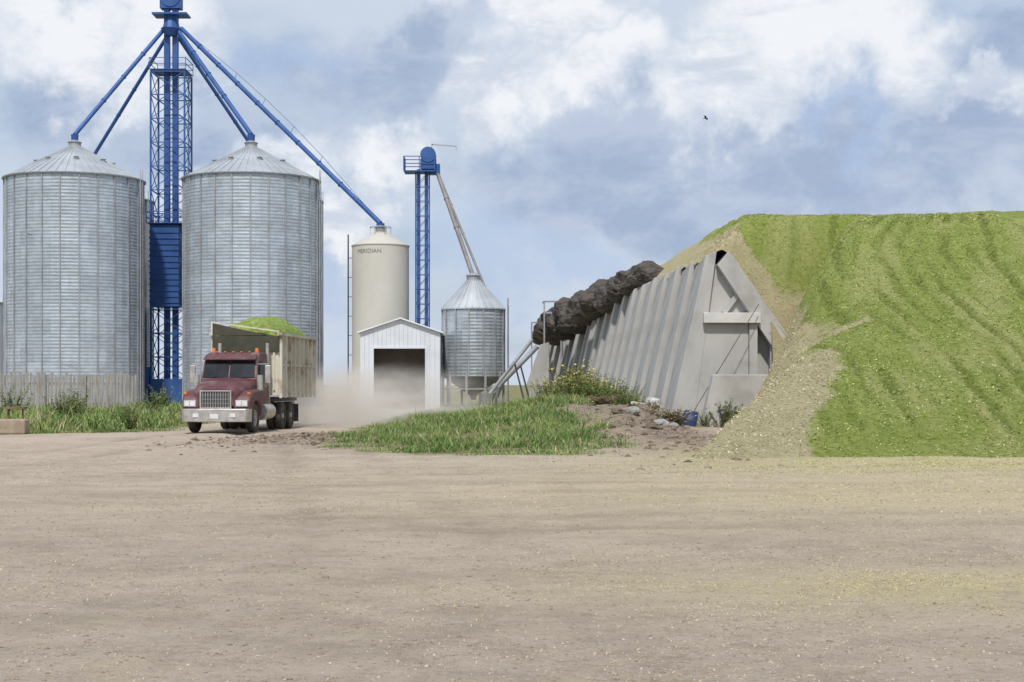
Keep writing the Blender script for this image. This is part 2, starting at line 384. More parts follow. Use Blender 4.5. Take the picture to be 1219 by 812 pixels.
# ------------------------------------------------------------------ yard litter
def scatter_ground(n,y0,y1,bias=1.5):
    y=y0+(y1-y0)*rng.random(n)**bias; x=(rng.random(n)*2-1)*(.36*y+1); 
    return x,y
N=50000
x,y=scatter_ground(N,7.5,36,1.4)
k=np.array([fbm(a_,b_,.35,4,60)+.12*random.gauss(0,1)>.15 for a_,b_ in zip(x,y)]); x=x[k]; y=y[k]
pts=np.array([(a_,b_,gz(a_,b_)+.004) for a_,b_ in zip(x,y)])
rr=rng.random((len(x),1)); flakes('straw_litter',pts,np.array([.44,.37,.24])*(1-rr)+np.array([.68,.59,.37])*rr,.014+.0012*y,'short bits of straw strewn over the dirt yard')
n=38000; x=rng.normal(10.0,4.8,n); y=rng.normal(32.9,2.4,n); x2=rng.normal(4.6,2.8,42000); y2=rng.normal(12.7,1.0,42000); x3=rng.normal(8,4,14000); y3=rng.normal(24,4,14000)
x=np.concatenate([x,x2,x3]);y=np.concatenate([y,y2,y3]); k=(y>8); x=x[k];y=y[k]
k=np.array([fbm(a_,b_,.8,4,70)+.2*random.gauss(0,1)>-.02 for a_,b_ in zip(x,y)]); x=x[k]; y=y[k]
pts=np.array([(a_,b_,gz(a_,b_)+.005) for a_,b_ in zip(x,y)]); rr=rng.random((len(x),1)); sz_=np.where(y<20,.022,.05)
r2=rng.random((len(x),1)); gr_=(r2<np.where(y>28,.55,.15)[:,None]); flakes('silage_litter',pts,np.where(gr_,np.array([.34,.40,.13])+np.array([.12,.1,.05])*rr,np.array([.54,.46,.24])+np.array([.16,.14,.1])*rr),sz_,'spilled straw and silage in front of the pile')
def pebbles(name,x,y,s,cols,mat,label):
    octa=np.array([(1,0,0),(0,1,0),(-1,0,0),(0,-1,0),(0,0,1),(0,0,-1)],float); of=np.array([(0,1,4),(1,2,4),(2,3,4),(3,0,4),(1,0,5),(2,1,5),(3,2,5),(0,3,5)])
    n=len(x); z=np.array([gz(a_,b_) for a_,b_ in zip(x,y)])
    V=octa[None]*(.6+.8*rng.random((n,6,1)))*s[:,None,None]; V[:,:,2]*=.6
    an=rng.random(n)*6.28; ca,sa=np.cos(an),np.sin(an); X=V[:,:,0]*ca[:,None]-V[:,:,1]*sa[:,None]; Y=V[:,:,0]*sa[:,None]+V[:,:,1]*ca[:,None]
    V=np.stack([X+x[:,None],Y+y[:,None],V[:,:,2]+z[:,None]],2)
    Fs=(of[None]+np.arange(n)[:,None,None]*6).reshape(-1,3)
    o=fast_mesh(name,V.reshape(-1,3),Fs,mat,np.repeat(cols,6,0)); tag(o,label,None,'stuff')
x,y=scatter_ground(40000,7.5,45,1.5); s=.005+.015*rng.random(40000)**4; rr=rng.random((40000,1))**1.6
pebbles('pebbles',x,y,s,np.array([.25,.195,.15])*(1-rr)+np.array([.54,.46,.37])*rr,M['blade'],'small stones scattered over the yard')
x=np.concatenate([rng.normal(-6.3,1.6,1600),rng.normal(4.2,1.3,1300)]); y=np.concatenate([rng.normal(46.5,2.9,1600),rng.normal(46.5,5.0,1300)]); s=.02+.10*rng.random(2900)**3; rr=rng.random((2900,1))
pebbles('dirt_clods',x,y,s,np.array([.11,.082,.06])*(1-rr)+np.array([.32,.25,.19])*rr,M['blade'],'dark clods of dirt beside the grass')

# ------------------------------------------------------------------ grass
def blades(name,x,y,h,w,cols,label,lean=.75):
    n=len(x); z=np.array([gz(a_,b_) for a_,b_ in zip(x,y)])-.02
    a=rng.random(n)*6.283; l=lean*(.3+rng.random(n))*h; b0=rng.random(n)*6.283
    V=np.empty((n,5,3)); ux,uy=np.cos(a)*w/2,np.sin(a)*w/2; dx,dy=np.cos(b0)*l,np.sin(b0)*l
    for k,(s,f,hz,ww) in enumerate(((-1,0,0,1),(1,0,0,1),(1,.35,.6,.75),(-1,.35,.6,.75),(0,1,1,0))):
        V[:,k,0]=x+s*ux*ww+dx*f; V[:,k,1]=y+s*uy*ww+dy*f; V[:,k,2]=z+h*hz
    o4=np.arange(n)[:,None]*5
    Fs=np.concatenate([o4+np.array([0,1,2]),o4+np.array([0,2,3]),o4+np.array([3,2,4])])
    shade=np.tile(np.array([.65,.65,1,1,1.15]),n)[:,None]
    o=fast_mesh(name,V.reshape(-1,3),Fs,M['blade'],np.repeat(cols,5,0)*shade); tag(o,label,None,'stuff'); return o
def grasspts(poly,n,bb,thr=-.1,patch=1.0,hs=1):
    X=[];Y=[];H=[];T=[]
    while len(X)<n:
        x=random.uniform(bb[0],bb[1]); y=bb[2]+(bb[3]-bb[2])*random.random()**1.2
        if poly is ISL and bare(x,y)>random.uniform(.15,.7): continue
        d=sdist(poly,x,y)+.9*fbm(x,y,.5,3,1)+.5*fbm(x,y,1.7,2,9)
        if d<thr: continue
        cl=fbm(x,y,.45,4,30)+.6*fbm(x,y,1.6,3,31)
        if random.random()>.42+1.3*cl*patch: continue
        k=random.randint(3,7)
        hh=hs*min(1,(d+.3)/1.8)*(.09+.12*random.random()+.22*max(0,cl))
        if random.random()<.02: hh*=1.8
        for _ in range(k):
            X.append(x+random.gauss(0,.11)); Y.append(y+random.gauss(0,.11)); H.append(max(.05,hh*random.uniform(.5,1.3))); T.append(fbm(x,y,.3,3,40)+.3*fbm(x,y,2,2,41)+random.gauss(0,.28))
    return map(np.array,(X,Y,H,T))
def gcols(T,dryb=.12):
    t=np.clip(T*1.4+.4,0,1)[:,None]; r=rng.random((len(T),1)); r2=rng.random((len(T),1))
    g=np.array([.11,.20,.05])*(1-t)+np.array([.27,.34,.11])*t
    dry=np.array([.50,.44,.26]); return np.where(r<dryb+.16*t,dry*(.6+.5*r2),g)
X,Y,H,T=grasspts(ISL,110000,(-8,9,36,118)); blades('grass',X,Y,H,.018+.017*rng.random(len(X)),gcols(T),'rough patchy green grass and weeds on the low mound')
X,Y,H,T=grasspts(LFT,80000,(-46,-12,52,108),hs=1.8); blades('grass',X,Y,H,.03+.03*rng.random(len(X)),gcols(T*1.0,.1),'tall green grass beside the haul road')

def weed(name,h,spread,nst,nleaf,flowers,loc,label,seed,dry=False):
    r=random.Random(seed); e=empty(name,loc,label=label,cat='weed',group='dry bushes on the dirt heap' if dry else 'tall weeds by the concrete wall and fence')
    st=MB(); lv=[];lc=[];fv=[];fc=[]
    for i in range(nst):
        a=r.uniform(0,6.28); d=r.uniform(0,spread); tip=Vector((math.cos(a)*d*1.3,math.sin(a)*d*1.3,h*r.uniform(.6,1.05))); b0=Vector((math.cos(a)*d*.4,math.sin(a)*d*.4,-.05))
        midp=b0.lerp(tip,.5)+Vector((r.gauss(0,.05),r.gauss(0,.05),.05)); st.cyl(b0,midp,.014,.010,4,False); st.cyl(midp,tip,.010,.004,4,False)
        for k in range(nleaf):
            t=r.uniform(.1,1); p=b0.lerp(midp,t*2) if t<.5 else midp.lerp(tip,t*2-1)
            an=r.uniform(0,6.28); L=r.uniform(.08,.2)*(1.2-t*.6); dv=Vector((math.cos(an),math.sin(an),r.uniform(-.4,.6)))*L; wv=Vector((-math.sin(an),math.cos(an),r.uniform(-.3,.3)))*L*.25
            s=r.random(); q=(.09+.12*s,.15+.13*s,.035+.03*s) if not dry else (.26+.14*s,.2+.12*s,.13+.08*s)
            lv+= [p,p+dv*.5+wv,p+dv,p+dv*.5-wv]; lc+=[q]*4
        if flowers:
            for k in range(r.randint(1,3)):
                p=tip+Vector((r.gauss(0,.1),r.gauss(0,.1),r.uniform(-.3,.05))); s=r.uniform(.02,.045)
                an=r.uniform(0,6.28); u=Vector((math.cos(an),math.sin(an),.3))*s; w=Vector((-math.sin(an),math.cos(an),.6))*s
                fv+=[p-u,p+w,p+u,p-w]; fc+=[(.6,.47,.08)]*4
    build('stems',st,pmat(name+'_stem',(.14,.16,.06),(.24,.2,.1),5),e,kind='stuff')
    o=fast_mesh('leaves',np.array(lv),np.arange(len(lv)).reshape(-1,4),M['blade'],np.array(lc)); o.parent=e; o['kind']='stuff'
    if flowers:
        o=fast_mesh('flowers',np.array(fv),np.arange(len(fv)).reshape(-1,4),M['blade'],np.array(fc)); o.parent=e; o['kind']='stuff'
    return e
w1=weed('flowering_weed',1.25,.7,26,24,True,(2.5,67,gz(2.5,67)),'tall yellow-flowered weed clump on the mound',1)
w2=weed('leafy_weed',1.1,.65,24,24,False,(3.4,62,gz(3.4,62)),'dense green leafy weed clump beside the wall',2)
for i,(x,y,s) in enumerate([(3.4,70,1.15),(1.6,71,.9),(2.6,74,1.2),(3.5,79,1.4),(2.2,84,1.5),(3.9,66,.9),(2.9,90,1.7),(3.1,69,1.4),(4.2,70,1.2),(2.9,72,1.7),(3.8,75,1.6)]):
    copy_tree(w1,(x,y,gz(x,y)),(0,0,i*1.3),(s,s,s))
for i,(x,y,s) in enumerate([(4.7,64.5,1.0),(5.4,61,.6),(1.2,60,.4),(4.0,74,1.3),(8.35,59.3,1.05),(9.0,59.3,.6),(7.5,59.0,.6),(-14.6,58,.8),(-16.2,64,.9),(-17.8,58,.6),(-20,70,1.1),(-22.5,76,1.3),(-18.8,80,1.3),(5.6,58.4,.4),(-24,84,1.4),(-27,82,1.5),(-20.5,90,1.5),(9.6,61.2,1.2),(5.0,67.5,1.2),(4.6,72,1.4),(5.6,64.0,.8),(4.2,61.5,.9),(3.4,66,1.2),(5.0,70,1.2),(4.9,58.8,.6),(3.6,59.5,.6),(4.6,60,.8)]):
    copy_tree(w2,(x,y,gz(x,y)),(0,0,i*1.7),(s,s,s))
db=weed('dry_bush',.65,.65,44,26,False,(5.35,50.5,gz(5.35,50.5)),'tangled brown dry bush on the dirt heap',5,True)
copy_tree(db,(4.7,53.5,gz(4.7,53.5)),(0,0,2),(.8,.8,.7)); copy_tree(db,(3.4,57.5,gz(3.4,57.5)),(0,0,4),(.9,.9,.6))

# ------------------------------------------------------------------ grain bins
def grain_bin(name,x,y,R,zb,ze,za,label,group,mat='galv',nst=24,hopper=None,rings=1.12):
    e=empty(name,(x,y,0),label=label,cat='grain bin',group=group)
    e.rotation_euler=(0,0,random.uniform(0,.2))
    seg=nst*2; nz=max(3,int(round((ze-zb)/rings))); vs=[];cs=[];fs=[]
    for j in range(nz):
        z0=zb+(ze-zb)*j/nz; z1=zb+(ze-zb)*(j+1)/nz
        for i in range(nst):
            t=random.uniform(.82,1.06); 
            for k in range(2):
                a0=2*math.pi*(i*2+k+(j%2)*1)/seg; a1=a0+2*math.pi/seg; o=len(vs); rr=R+.004*(j%2)
                vs+=[(rr*math.cos(a0),rr*math.sin(a0),z0),(rr*math.cos(a1),rr*math.sin(a1),z0),(rr*math.cos(a1),rr*math.sin(a1),z1),(rr*math.cos(a0),rr*math.sin(a0),z1)]
                fs.append((o,o+1,o+2,o+3)); cs+=[(t*.98,t,t*1.01)]*4
    o=fast_mesh('wall',np.array(vs),np.array(fs),M[mat],np.array(cs)); o.parent=e
    st=MB()
    for i in range(nst):
        a=2*math.pi*i/nst; c,s=math.cos(a),math.sin(a)
        st.beam(((R+.05)*c,(R+.05)*s,zb),((R+.05)*c,(R+.05)*s,ze-.05),.1,.08,up=(c,s,0))
    build('stiffeners',st,'steel',e)
    rf=MB(); nr=nst*2; rc=.45
    rf.rev([(R+.12,ze-.08),(R+.12,ze),(rc,za),(0.01,za)],nr)
    for i in range(nr):
        a=2*math.pi*(i+.5)/nr; c,s=math.cos(a),math.sin(a)
        rf.beam(((R+.1)*c,(R+.1)*s,ze+.03),(rc*c,rc*s,za+.03),.05,.08)
    build('roof',rf,'roof',e)
    cp=MB().cyl((0,0,za-.1),(0,0,za+.35),.5,.5,20).cyl((0,0,za+.35),(0,0,za+.55),.6,.25,20); build('roof_cap',cp,'steel',e)
    if R>4:
        for i in range(8):
            a=2*math.pi*(i+.3)/8; r=R*.55; zz=ze+(za-ze)*(1-r/R); v=MB().cyl((0,0,0),(0,0,.3),.18,.18,8).cyl((0,0,.3),(0,0,.42),.26,.1,8)
            build('roof_vent',v,'steel',e,loc=(r*math.cos(a),r*math.sin(a),zz))
        rg=MB()
        for i in range(nr):
            a0=2*math.pi*i/nr;a1=2*math.pi*(i+1)/nr;r=R+.18
            rg.beam((r*math.cos(a0),r*math.sin(a0),ze+.0),(r*math.cos(a1),r*math.sin(a1),ze+.0),.06,.07)
        build('eave_ring',rg,'steel',e)
    la=MB(); a=-.25
    c,s=math.cos(a),math.sin(a)
    for t in (-.22,.22): la.beam(((R+.3)*c-t*s,(R+.3)*s+t*c,.3),((R+.3)*c-t*s,(R+.3)*s+t*c,ze+.8),.06)
    for k in range(int((ze-.5)/.4)): la.beam(((R+.3)*c+.22*s,(R+.3)*s-.22*c,.5+k*.4),((R+.3)*c-.22*s,(R+.3)*s+.22*c,.5+k*.4),.04)
    build('ladder',la,'steel',e)
    if hopper:
        hp=MB().rev([(R,zb),(.25,hopper),(.2,hopper-.3)],nst*2); build('hopper',hp,'steel',e,smooth=20)
        lg=MB()
        for i in range(10):
            a=2*math.pi*i/10; c,s=math.cos(a)*(R-.05),math.sin(a)*(R-.05); lg.beam((c,s,0),(c,s,zb+.4),.16)
            a2=2*math.pi*(i+1)/10; c2,s2=math.cos(a2)*(R-.05),math.sin(a2)*(R-.05); lg.beam((c,s,zb-.9),(c2,s2,zb-.9),.1); lg.beam((c,s,.15),(c2,s2,.15),.12)
        build('support_legs',lg,'steel',e)
    return e
G='large corrugated steel grain bins'
XA,XB=sx(89,125),sx(299,125)
grain_bin('grain_bin',XA,125,5.5,0,18.4,21.2,'tall galvanised corrugated grain bin with conical ribbed roof',G)
grain_bin('grain_bin',XB,125,5.45,0,18.4,21.15,'tall galvanised corrugated grain bin behind the dump truck',G)
XA2,XB2=sx(181,139)-5.55,sx(383,139)-5.55
grain_bin('grain_bin',XA2,139,5.5,0,18.4,21.2,'galvanised grain bin mostly hidden behind another bin',G)
grain_bin('grain_bin',XB2,139,5.5,0,18.4,21.2,'galvanised grain bin mostly hidden behind another bin',G)
XH=sx(563.5,112)
grain_bin('hopper_bin',XH,112,2.27,2.3,sz(368,112),sz(334,112),'small galvanised hopper-bottom bin on steel legs',None,'galv2',14,hopper=.9,rings=.9)
def smooth_tank(name,x,y,R,ze,za,label,letters=None,mat='beige'):
    e=empty(name,(x,y,0),label=label,cat='storage tank')
    build('shell',MB().rev([(R,.6),(R,ze)],64),mat,e,smooth=12)
    build('skirt',MB().cyl((0,0,0),(0,0,.6),R*.97,R*.97,48),'steel',e,smooth=40)
    build('roof',MB().rev([(R+.05,ze-.05),(R+.05,ze+.02),(.35,za),(.01,za)],64),mat,e,smooth=12)
    build('roof_cap',MB().cyl((0,0,za-.1),(0,0,za+.35),.4,.4,16).cyl((0,0,za+.35),(0,0,za+.45),.5,.4,16),'steel',e)
    rl=MB()
    for i in range(24):
        a0=2*math.pi*i/24;a1=2*math.pi*(i+1)/24;r=.8;zz=za+.35
        rl.beam((r*math.cos(a0),r*math.sin(a0),zz),(r*math.cos(a1),r*math.sin(a1),zz),.04)
        if i%4==0: rl.beam((r*math.cos(a0),r*math.sin(a0),zz),(r*math.cos(a0),r*math.sin(a0),za-.4),.04)
    build('roof_rail',rl,'steel',e)
    la=MB()
    for t in (-.22,.22): la.beam((-R-.3,t,.3),(-R-.3,t,ze+.9),.06)
    for k in range(int(ze/.4)): la.beam((-R-.3,-.22,.4+k*.4),(-R-.3,.22,.4+k*.4),.035)
    for k in range(0,int(ze/1.5)): la.beam((-R-.3,0,1+k*1.5),(-R+.02,0,1+k*1.5),.05)
    build('ladder',la,'darksteel',e)
    if letters:
        cu=bpy.data.curves.new('lettering','FONT'); cu.body=letters; cu.size=.46; cu.align_x='CENTER'; cu.resolution_u=3
        t=bpy.data.objects.new('lettering_source',cu); COL.objects.link(t)
        dg=bpy.context.evaluated_depsgraph_get(); me=bpy.data.meshes.new_from_object(t.evaluated_get(dg)); bpy.data.objects.remove(t)
        bm=bmesh.new(); bm.from_mesh(me); bmesh.ops.subdivide_edges(bm,edges=[e_ for e_ in bm.edges if e_.calc_length()>.15],cuts=3)
        for v in bm.verts:
            a=-math.pi/2-.35+v.co.x/(R+.02); zz=v.co.y+ze-.7; v.co=((R+.015)*math.cos(a),(R+.015)*math.sin(a),zz)
        bm.to_mesh(me); bm.free(); me.materials.clear(); me.materials.append(M['letter'])
        o=bpy.data.objects.new('lettering',me); COL.objects.link(o); o.parent=e
    return e
XM=sx(453,118)
smooth_tank('storage_tank',XM,118,2.2,sz(293,118),sz(276,118),'smooth beige steel feed tank with ladder and dark lettering','MERIDIAN')
smooth_tank('storage_tank',-45.2,130,2.0,8.7,9.7,'smooth white tank at the edge of the yard',None,'white')

# ------------------------------------------------------------------ elevator tower
XTw=sx(204,132); ht=28.6; e=empty('elevator_tower',(XTw,132,0),label='tall blue lattice grain elevator tower between the bins',cat='elevator tower'); w=1.45
lt=MB()
for a,b_ in ((-1,-1),(1,-1),(1,1),(-1,1)): lt.beam((a*w,b_*w,0),(a*w,b_*w,ht),.14)
cor=[(-w,-w),(w,-w),(w,w),(-w,w)]
nlev=14
for k in range(nlev+1):
    z=ht*k/nlev
    for i in range(4):
        p,q=cor[i],cor[(i+1)%4]; lt.beam((*p,z if z<ht else z-.05),(*q,z if z<ht else z-.05),.08)
        if k<nlev:
            z1=ht*(k+1)/nlev
            lt.beam((*p,z),(*q,z1),.055); lt.beam((*q,z),(*p,z1),.055)
build('lattice',lt,'blue',e)
lgm=MB()
for xx in (-.36,.36): lgm.box(xx-.22,xx+.22,-.3,.3,.3,34.2)
build('elevator_leg',lgm,'blue',e)
hd=MB().box(-.9,.9,-.5,.5,34.2,35.2); hd.rev([(0.01,-.57),(.88,-.57),(.88,.57),(.01,.57)],20,'y',(0,0,35.2)); hd.box(-1.5,1.5,-.9,.9,33.6,33.75); build('elevator_head',hd,'blue',e)
ds=MB().cyl((0,0,32.4),(0,0,33.6),.8,.45,12).cyl((0,-.5,31.8),(0,-.5,32.4),.4,.8,12); build('distributor',ds,'blue',e)
for zz in (ht,15.4):
    pl=MB(); q_=.3 if zz<20 else .1
    pl.box(-w-q_,w+q_,-w-q_,w+q_,zz+.1,zz+.16)
    for i in range(4):
        p,q=[(a*(1+q_/w),b_*(1+q_/w)) for a,b_ in (cor[i],cor[(i+1)%4])]
        for hh in (.6,1.1): pl.beam((*p,zz+hh),(*q,zz+hh),.05)
        pl.beam((*p,zz+.1),(*p,zz+1.1),.05)
    build('platform',pl,'blue',e)
cb=MB().box(-w-.05,w-.5,-w-.05,w-.2,8.4,15.4)
for k in range(13): cb.box(-w-.12,w-.45,-w-.12,-w-.055,8.7+k*.5,8.85+k*.5)
build('cladding',cb,'blue',e)
pit=MB().box(-1.4,1.4,-1.8,1.2,0,2.2).box(-1.9,-1.5,-2.0,-.5,0,3.2); build('boot',pit,'blue',e)
ld=MB()
for t in (-.2,.2): ld.beam((w+.15,t-.5,.5),(w+.15,t-.5,ht),.05)
for k in range(70): ld.beam((w+.15,-.7,.6+k*.4),(w+.15,-.3,.6+k*.4),.035)
build('ladder',ld,'blue',e)
top=Vector((XTw,132,32.2))
def spout(a,b_,r,mat,label,truss=0):
    a=Vector(a);b_=Vector(b_); e=empty('grain_spout',tuple(a),label=label,cat='grain spout',group='sloping grain spouts')
    d=b_-a; mb=MB(); mb.cyl((0,0,0),d,r,r,12)
    L=d.length; u=d.normalized()
    for k in range(1,int(L/3)): 
        p=d*(k*3/L); mb.cyl(p-u*.05,p+u*.05,r*1.25,r*1.25,12)
    build('pipe',mb,mat,e,smooth=40)
    build('outlet',MB().cyl(d,d+Vector((0,0,-.8)),r*1.7,r*1.4,12),mat,e)
    if truss:
        tr=MB(); up=Vector((0,0,1)); up=(up-u*up.dot(u)).normalized(); n=int(L/4)
        pts=[d*(i/n)+up*truss*math.sin(math.pi*i/n) for i in range(n+1)]
        for i in range(n): tr.cyl(pts[i],pts[i+1],.02,.02,5)
        for i in range(1,n): tr.cyl(pts[i],d*(i/n),.02,.02,5)
        build('truss_cable',tr,mat,e)
spout(top+Vector((-.7,-.4,0)),(XA,125,22.2),.18,'blue','blue spout pipe running to a grain bin roof')
spout(top+Vector((-.5,.4,-.3)),(XA2,139,22.2),.16,'blue','blue spout pipe running to the rear grain bin')
spout(top+Vector((.7,-.4,0)),(XB,125,22.2),.19,'blue','blue spout pipe running to a grain bin roof')
spout(top+Vector((.5,.4,-.3)),(XB2,139,22.2),.16,'blue','blue spout pipe running to the rear grain bin')
spout(top+Vector((.9,-.2,.3)),(XM,118,sz(266,118)),.19,'blue','long blue trussed spout pipe running to the beige tank',.8)

X2=sx(503,118); e=empty('bucket_elevator',(X2,118,0),label='slim blue bucket elevator with railed platform at top',cat='bucket elevator'); H2=sz(205,118)
mb=MB()
for a in (-.3,.3):
    mb.box(a-.13,a+.13,-.18,.18,0,H2+.2)
build('elevator_leg',mb,'blue',e)
fr=MB()
for a in (-.52,.52):
    for b_ in (-.42,.42): fr.beam((a,b_,0),(a,b_,H2),.06)
for k in range(16):
    z=k*H2/16
    for b_ in (-.42,.42): fr.beam((-.52,b_,z),(.52,b_,z+H2/16),.035); fr.beam((-.52,b_,z),(.52,b_,z),.04)
build('frame',fr,'blue',e)
hd=MB().box(-.1,1.0,-.5,.5,H2+.2,H2+1.3); hd.rev([(0.01,-.56),(.6,-.56),(.6,.56),(.01,.56)],18,'y',(.45,0,H2+1.3)); hd.box(.3,1.35,-.35,.35,H2-.2,H2+.6); build('elevator_head',hd,'blue',e)
pf=MB().box(-1.4,1.0,-.9,.9,H2-.05,H2+.03)
for (x0,y0,x1,y1) in ((-1.4,-.9,1,-.9),(1,-.9,1,.9),(1,.9,-1.4,.9),(-1.4,.9,-1.4,-.9)):
    for hh in (.55,1.1): pf.beam((x0,y0,H2+hh),(x1,y1,H2+hh),.06)
    for t in (0,.5): pf.beam((x0+(x1-x0)*t,y0+(y1-y0)*t,H2),(x0+(x1-x0)*t,y0+(y1-y0)*t,H2+1.1),.06)
build('platform',pf,'blue',e)
jb=MB().beam((.6,0,H2+1.2),(.75,0,H2+2.2),.07).beam((.7,0,H2+2.15),(2.6,0,H2+2.0),.07).beam((2.6,0,H2+2.05),(2.6,0,H2+1.7),.06); build('hoist_arm',jb,'steel',e)
spout((X2+1.1,118,H2+.1),(XH,112,sz(330,112)),.16,'spoutsteel','grey-brown spout pipe running down to the hopper bin')
spout((X2+1.3,118,H2-.3),(XH+.8,112.3,sz(340,112)),.09,'spoutsteel','thin grey-brown spout pipe running beside another to the hopper bin')

# ------------------------------------------------------------------ shed
xs0,xs1=sx(429,105),sx(524,105); cx=(xs0+xs1)/2; hw=(xs1-xs0)/2; ze=sz(396,105); zr=sz(380,105)
e=empty('metal_shed',(cx,105,0),(0,0,math.radians(2)),label='small white metal-clad shed with open doorway',cat='shed')
ox0,ox1=sx(445,105)-cx,sx(506,105)-cx; oz=sz(415,105)
wl=MB(); D=9
def cladstrip(x0,x1,z0,ztop):
    n=max(1,int(round((x1-x0)/.3)))
    for i in range(n):
        a=x0+(x1-x0)*i/n; b_=x0+(x1-x0)*(i+1)/n
        za=ztop(a);zb_=ztop(b_)
        wl.add([(a,0,z0),(b_-.05,0,z0),(b_-.05,0,zb_),(a,0,za)],[(0,1,2,3)])
        wl.add([(b_-.05,0,z0),(b_-.025,-.035,z0),(b_-.025,-.035,zb_),(b_-.05,0,zb_)],[(0,1,2,3)])
        wl.add([(b_-.025,-.035,z0),(b_,0,z0),(b_,0,zb_),(b_-.025,-.035,zb_)],[(0,1,2,3)])
rt=lambda x: ze+(zr-ze)*(1-abs(x)/hw)
cladstrip(-hw,ox0,0,rt); cladstrip(ox1,hw,0,rt); cladstrip(ox0,ox1,oz,rt)
wl.box(-hw,-hw+.12,.06,D,0,ze-.05).box(hw-.12,hw,.06,D,0,ze-.05).box(-hw+.12,hw-.12,D-.12,D,0,ze-.05)
build('wall',wl,'white',e)
rf=MB()
for s in (-1,1):
    rf.hexa([(0,-.25,zr+.02),(s*(hw+.2),-.25,ze-.05),(s*(hw+.2),D+.2,ze-.05),(0,D+.2,zr+.02)],[(0,-.25,zr+.12),(s*(hw+.2),-.25,ze+.05),(s*(hw+.2),D+.2,ze+.05),(0,D+.2,zr+.12)])
build('roof',rf,pmat('shed_roof_white',(.78,.8,.84),(.7,.72,.76),1,.5),e)
fm=MB().box(ox0-.12,ox0,-.08,.1,0,oz+.12).box(ox1,ox1+.12,-.08,.1,0,oz+.12).box(ox0,ox1,-.08,.1,oz,oz+.12); build('doorway_frame',fm,'white',e)
build('doorway_shade_sheet',MB().box(ox0-.2,ox1+.2,2.2,2.35,0,oz+.6),pmat('shed_inside_shade',(.15,.125,.105),(.11,.095,.08),1,.9),e)  # added dark sheet, coloured as the shade inside the open doorway

# ------------------------------------------------------------------ augers and pipe frame
def auger(p0,p1,r,label):
    p0=Vector(p0);p1=Vector(p1); e=empty('grain_auger',(p0.x,p0.y,0),label=label,cat='auger',group='inclined augers beside the hopper bin'); o=Vector((p0.x,p0.y,0))
    build('tube',MB().cyl(p0-o,p1-o,r,r,12),'steel',e,smooth=40)
    mb=MB(); q=p0.lerp(p1,.6)-o
    mb.beam(q,(q.x+.8,q.y-.6,0),.08).beam(q,(q.x+.8,q.y+.6,0),.08); build('support_legs',mb,'darksteel',e)
    build('hopper',MB().cyl((p0-o)+Vector((0,0,-.5)),(p0-o)+Vector((0,0,.25)),.3,.6,8),'steel',e)
auger((sx(580,100),100,.9),(sx(634,100),100,sz(404,100)),.12,'grey inclined auger tube on legs')
auger((sx(588,103),103,1.3),(sx(640,103),103,sz(412,103)),.18,'thicker grey inclined auger tube on legs')
e=empty('pipe_frame',(sx(668,122),122,0),label='grey pipe railing frame standing above the bunker wall',cat='frame')
mb=MB(); zt=sz(359,122); 
for a in (-1.35,0,1.35): mb.beam((a,0,0),(a,0,zt),.12)
for z in (zt,zt-.9): mb.beam((-1.4,0,z),(1.4,0,z),.13)
mb.beam((-1.4,0,zt),(-1.4,2,zt),.12); build('rails',mb,'steel',e)
e=empty('pipe_frame',(sx(640,128),128,0),label='small grey pipe frame near the wall end',cat='frame')
mb=MB(); zt=sz(384,128)
for a in (-.5,.5): mb.beam((a,0,0),(a,0,zt),.12)
mb.beam((-.5,0,zt),(.5,0,zt),.12); build('rails',mb,'steel',e)

# ------------------------------------------------------------------ bunker wall frames
e=empty('bunker_wall_frame',(XT(62),62,0),(0,0,.056),label='precast concrete A-shaped bunker wall frame against the silage pile',cat='retaining wall',group='row of concrete bunker wall frames'); W=3.46
lp=MB().hexa([(-2.0,0,-.2),(-.95,0,-.2),(-.85,W,-.2),(-1.78,W,-.2)],[(-.42,0,6.95),(.03,0,7.15),(.12,W,6.98),(-.22,W,6.78)])
build('strut_panel',lp,'concrete',e,bev=.025)
rp=MB()
rp.hexa([(4.60,-.1,-.15),(5.42,-.1,.15),(5.42,W+.05,.15),(4.60,W+.05,-.15)],[(.04,-.1,6.55),(.52,-.1,7.14),(.52,W+.05,7.14),(.04,W+.05,6.55)])
build('sloped_panel',rp,'concrete',e,bev=.025)
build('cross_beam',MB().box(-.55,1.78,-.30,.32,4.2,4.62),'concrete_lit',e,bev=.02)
build('post',MB().box(1.35,1.68,-.1,.25,-.2,4.19).box(2.25,2.55,.1,.4,-.2,3.4).beam((.35,.2,4.63),(1.0,.2,5.5),.2),'concrete',e)
build('diaphragm_panel',MB().prism([(-1.1,-.2),(1.34,-.2),(1.34,4.19),(-.52,4.19)],.02,.22,'xz').prism([(-.45,4.64),(1.4,4.64),(.4,6.1),(-.05,6.75)],.3,.5,'xz').prism([(1.70,-.2),(4.6,-.2),(2.5,3.0),(1.70,4.2)],.6,.8,'xz'),'concrete',e,bev=.02)
for i in range(1,25):
    Y=62+3.6*i; k=random.uniform(.99,1.01); copy_tree(e,(XT(Y)+random.gauss(0,.02),Y,random.gauss(0,.03)),(random.gauss(0,.003),random.gauss(0,.005),.056+random.gauss(0,.004)),(1,1,k))
lb=MB().prism([(7.35,-.1),(9.9,-.1),(10.75,2.1),(7.85,2.1)],59.4,60.1,'xz'); build('concrete_slab',lb,'concrete',None,bev=.04,label='low leaning concrete slab at the wall end',cat='concrete slab')
build('metal_rod',MB().cyl((6.95,60.6,.2),(9.95,61.45,4.95),.016,.016,6),'darksteel',None,label='thin dark steel rod leaning on the frame',cat='rod')
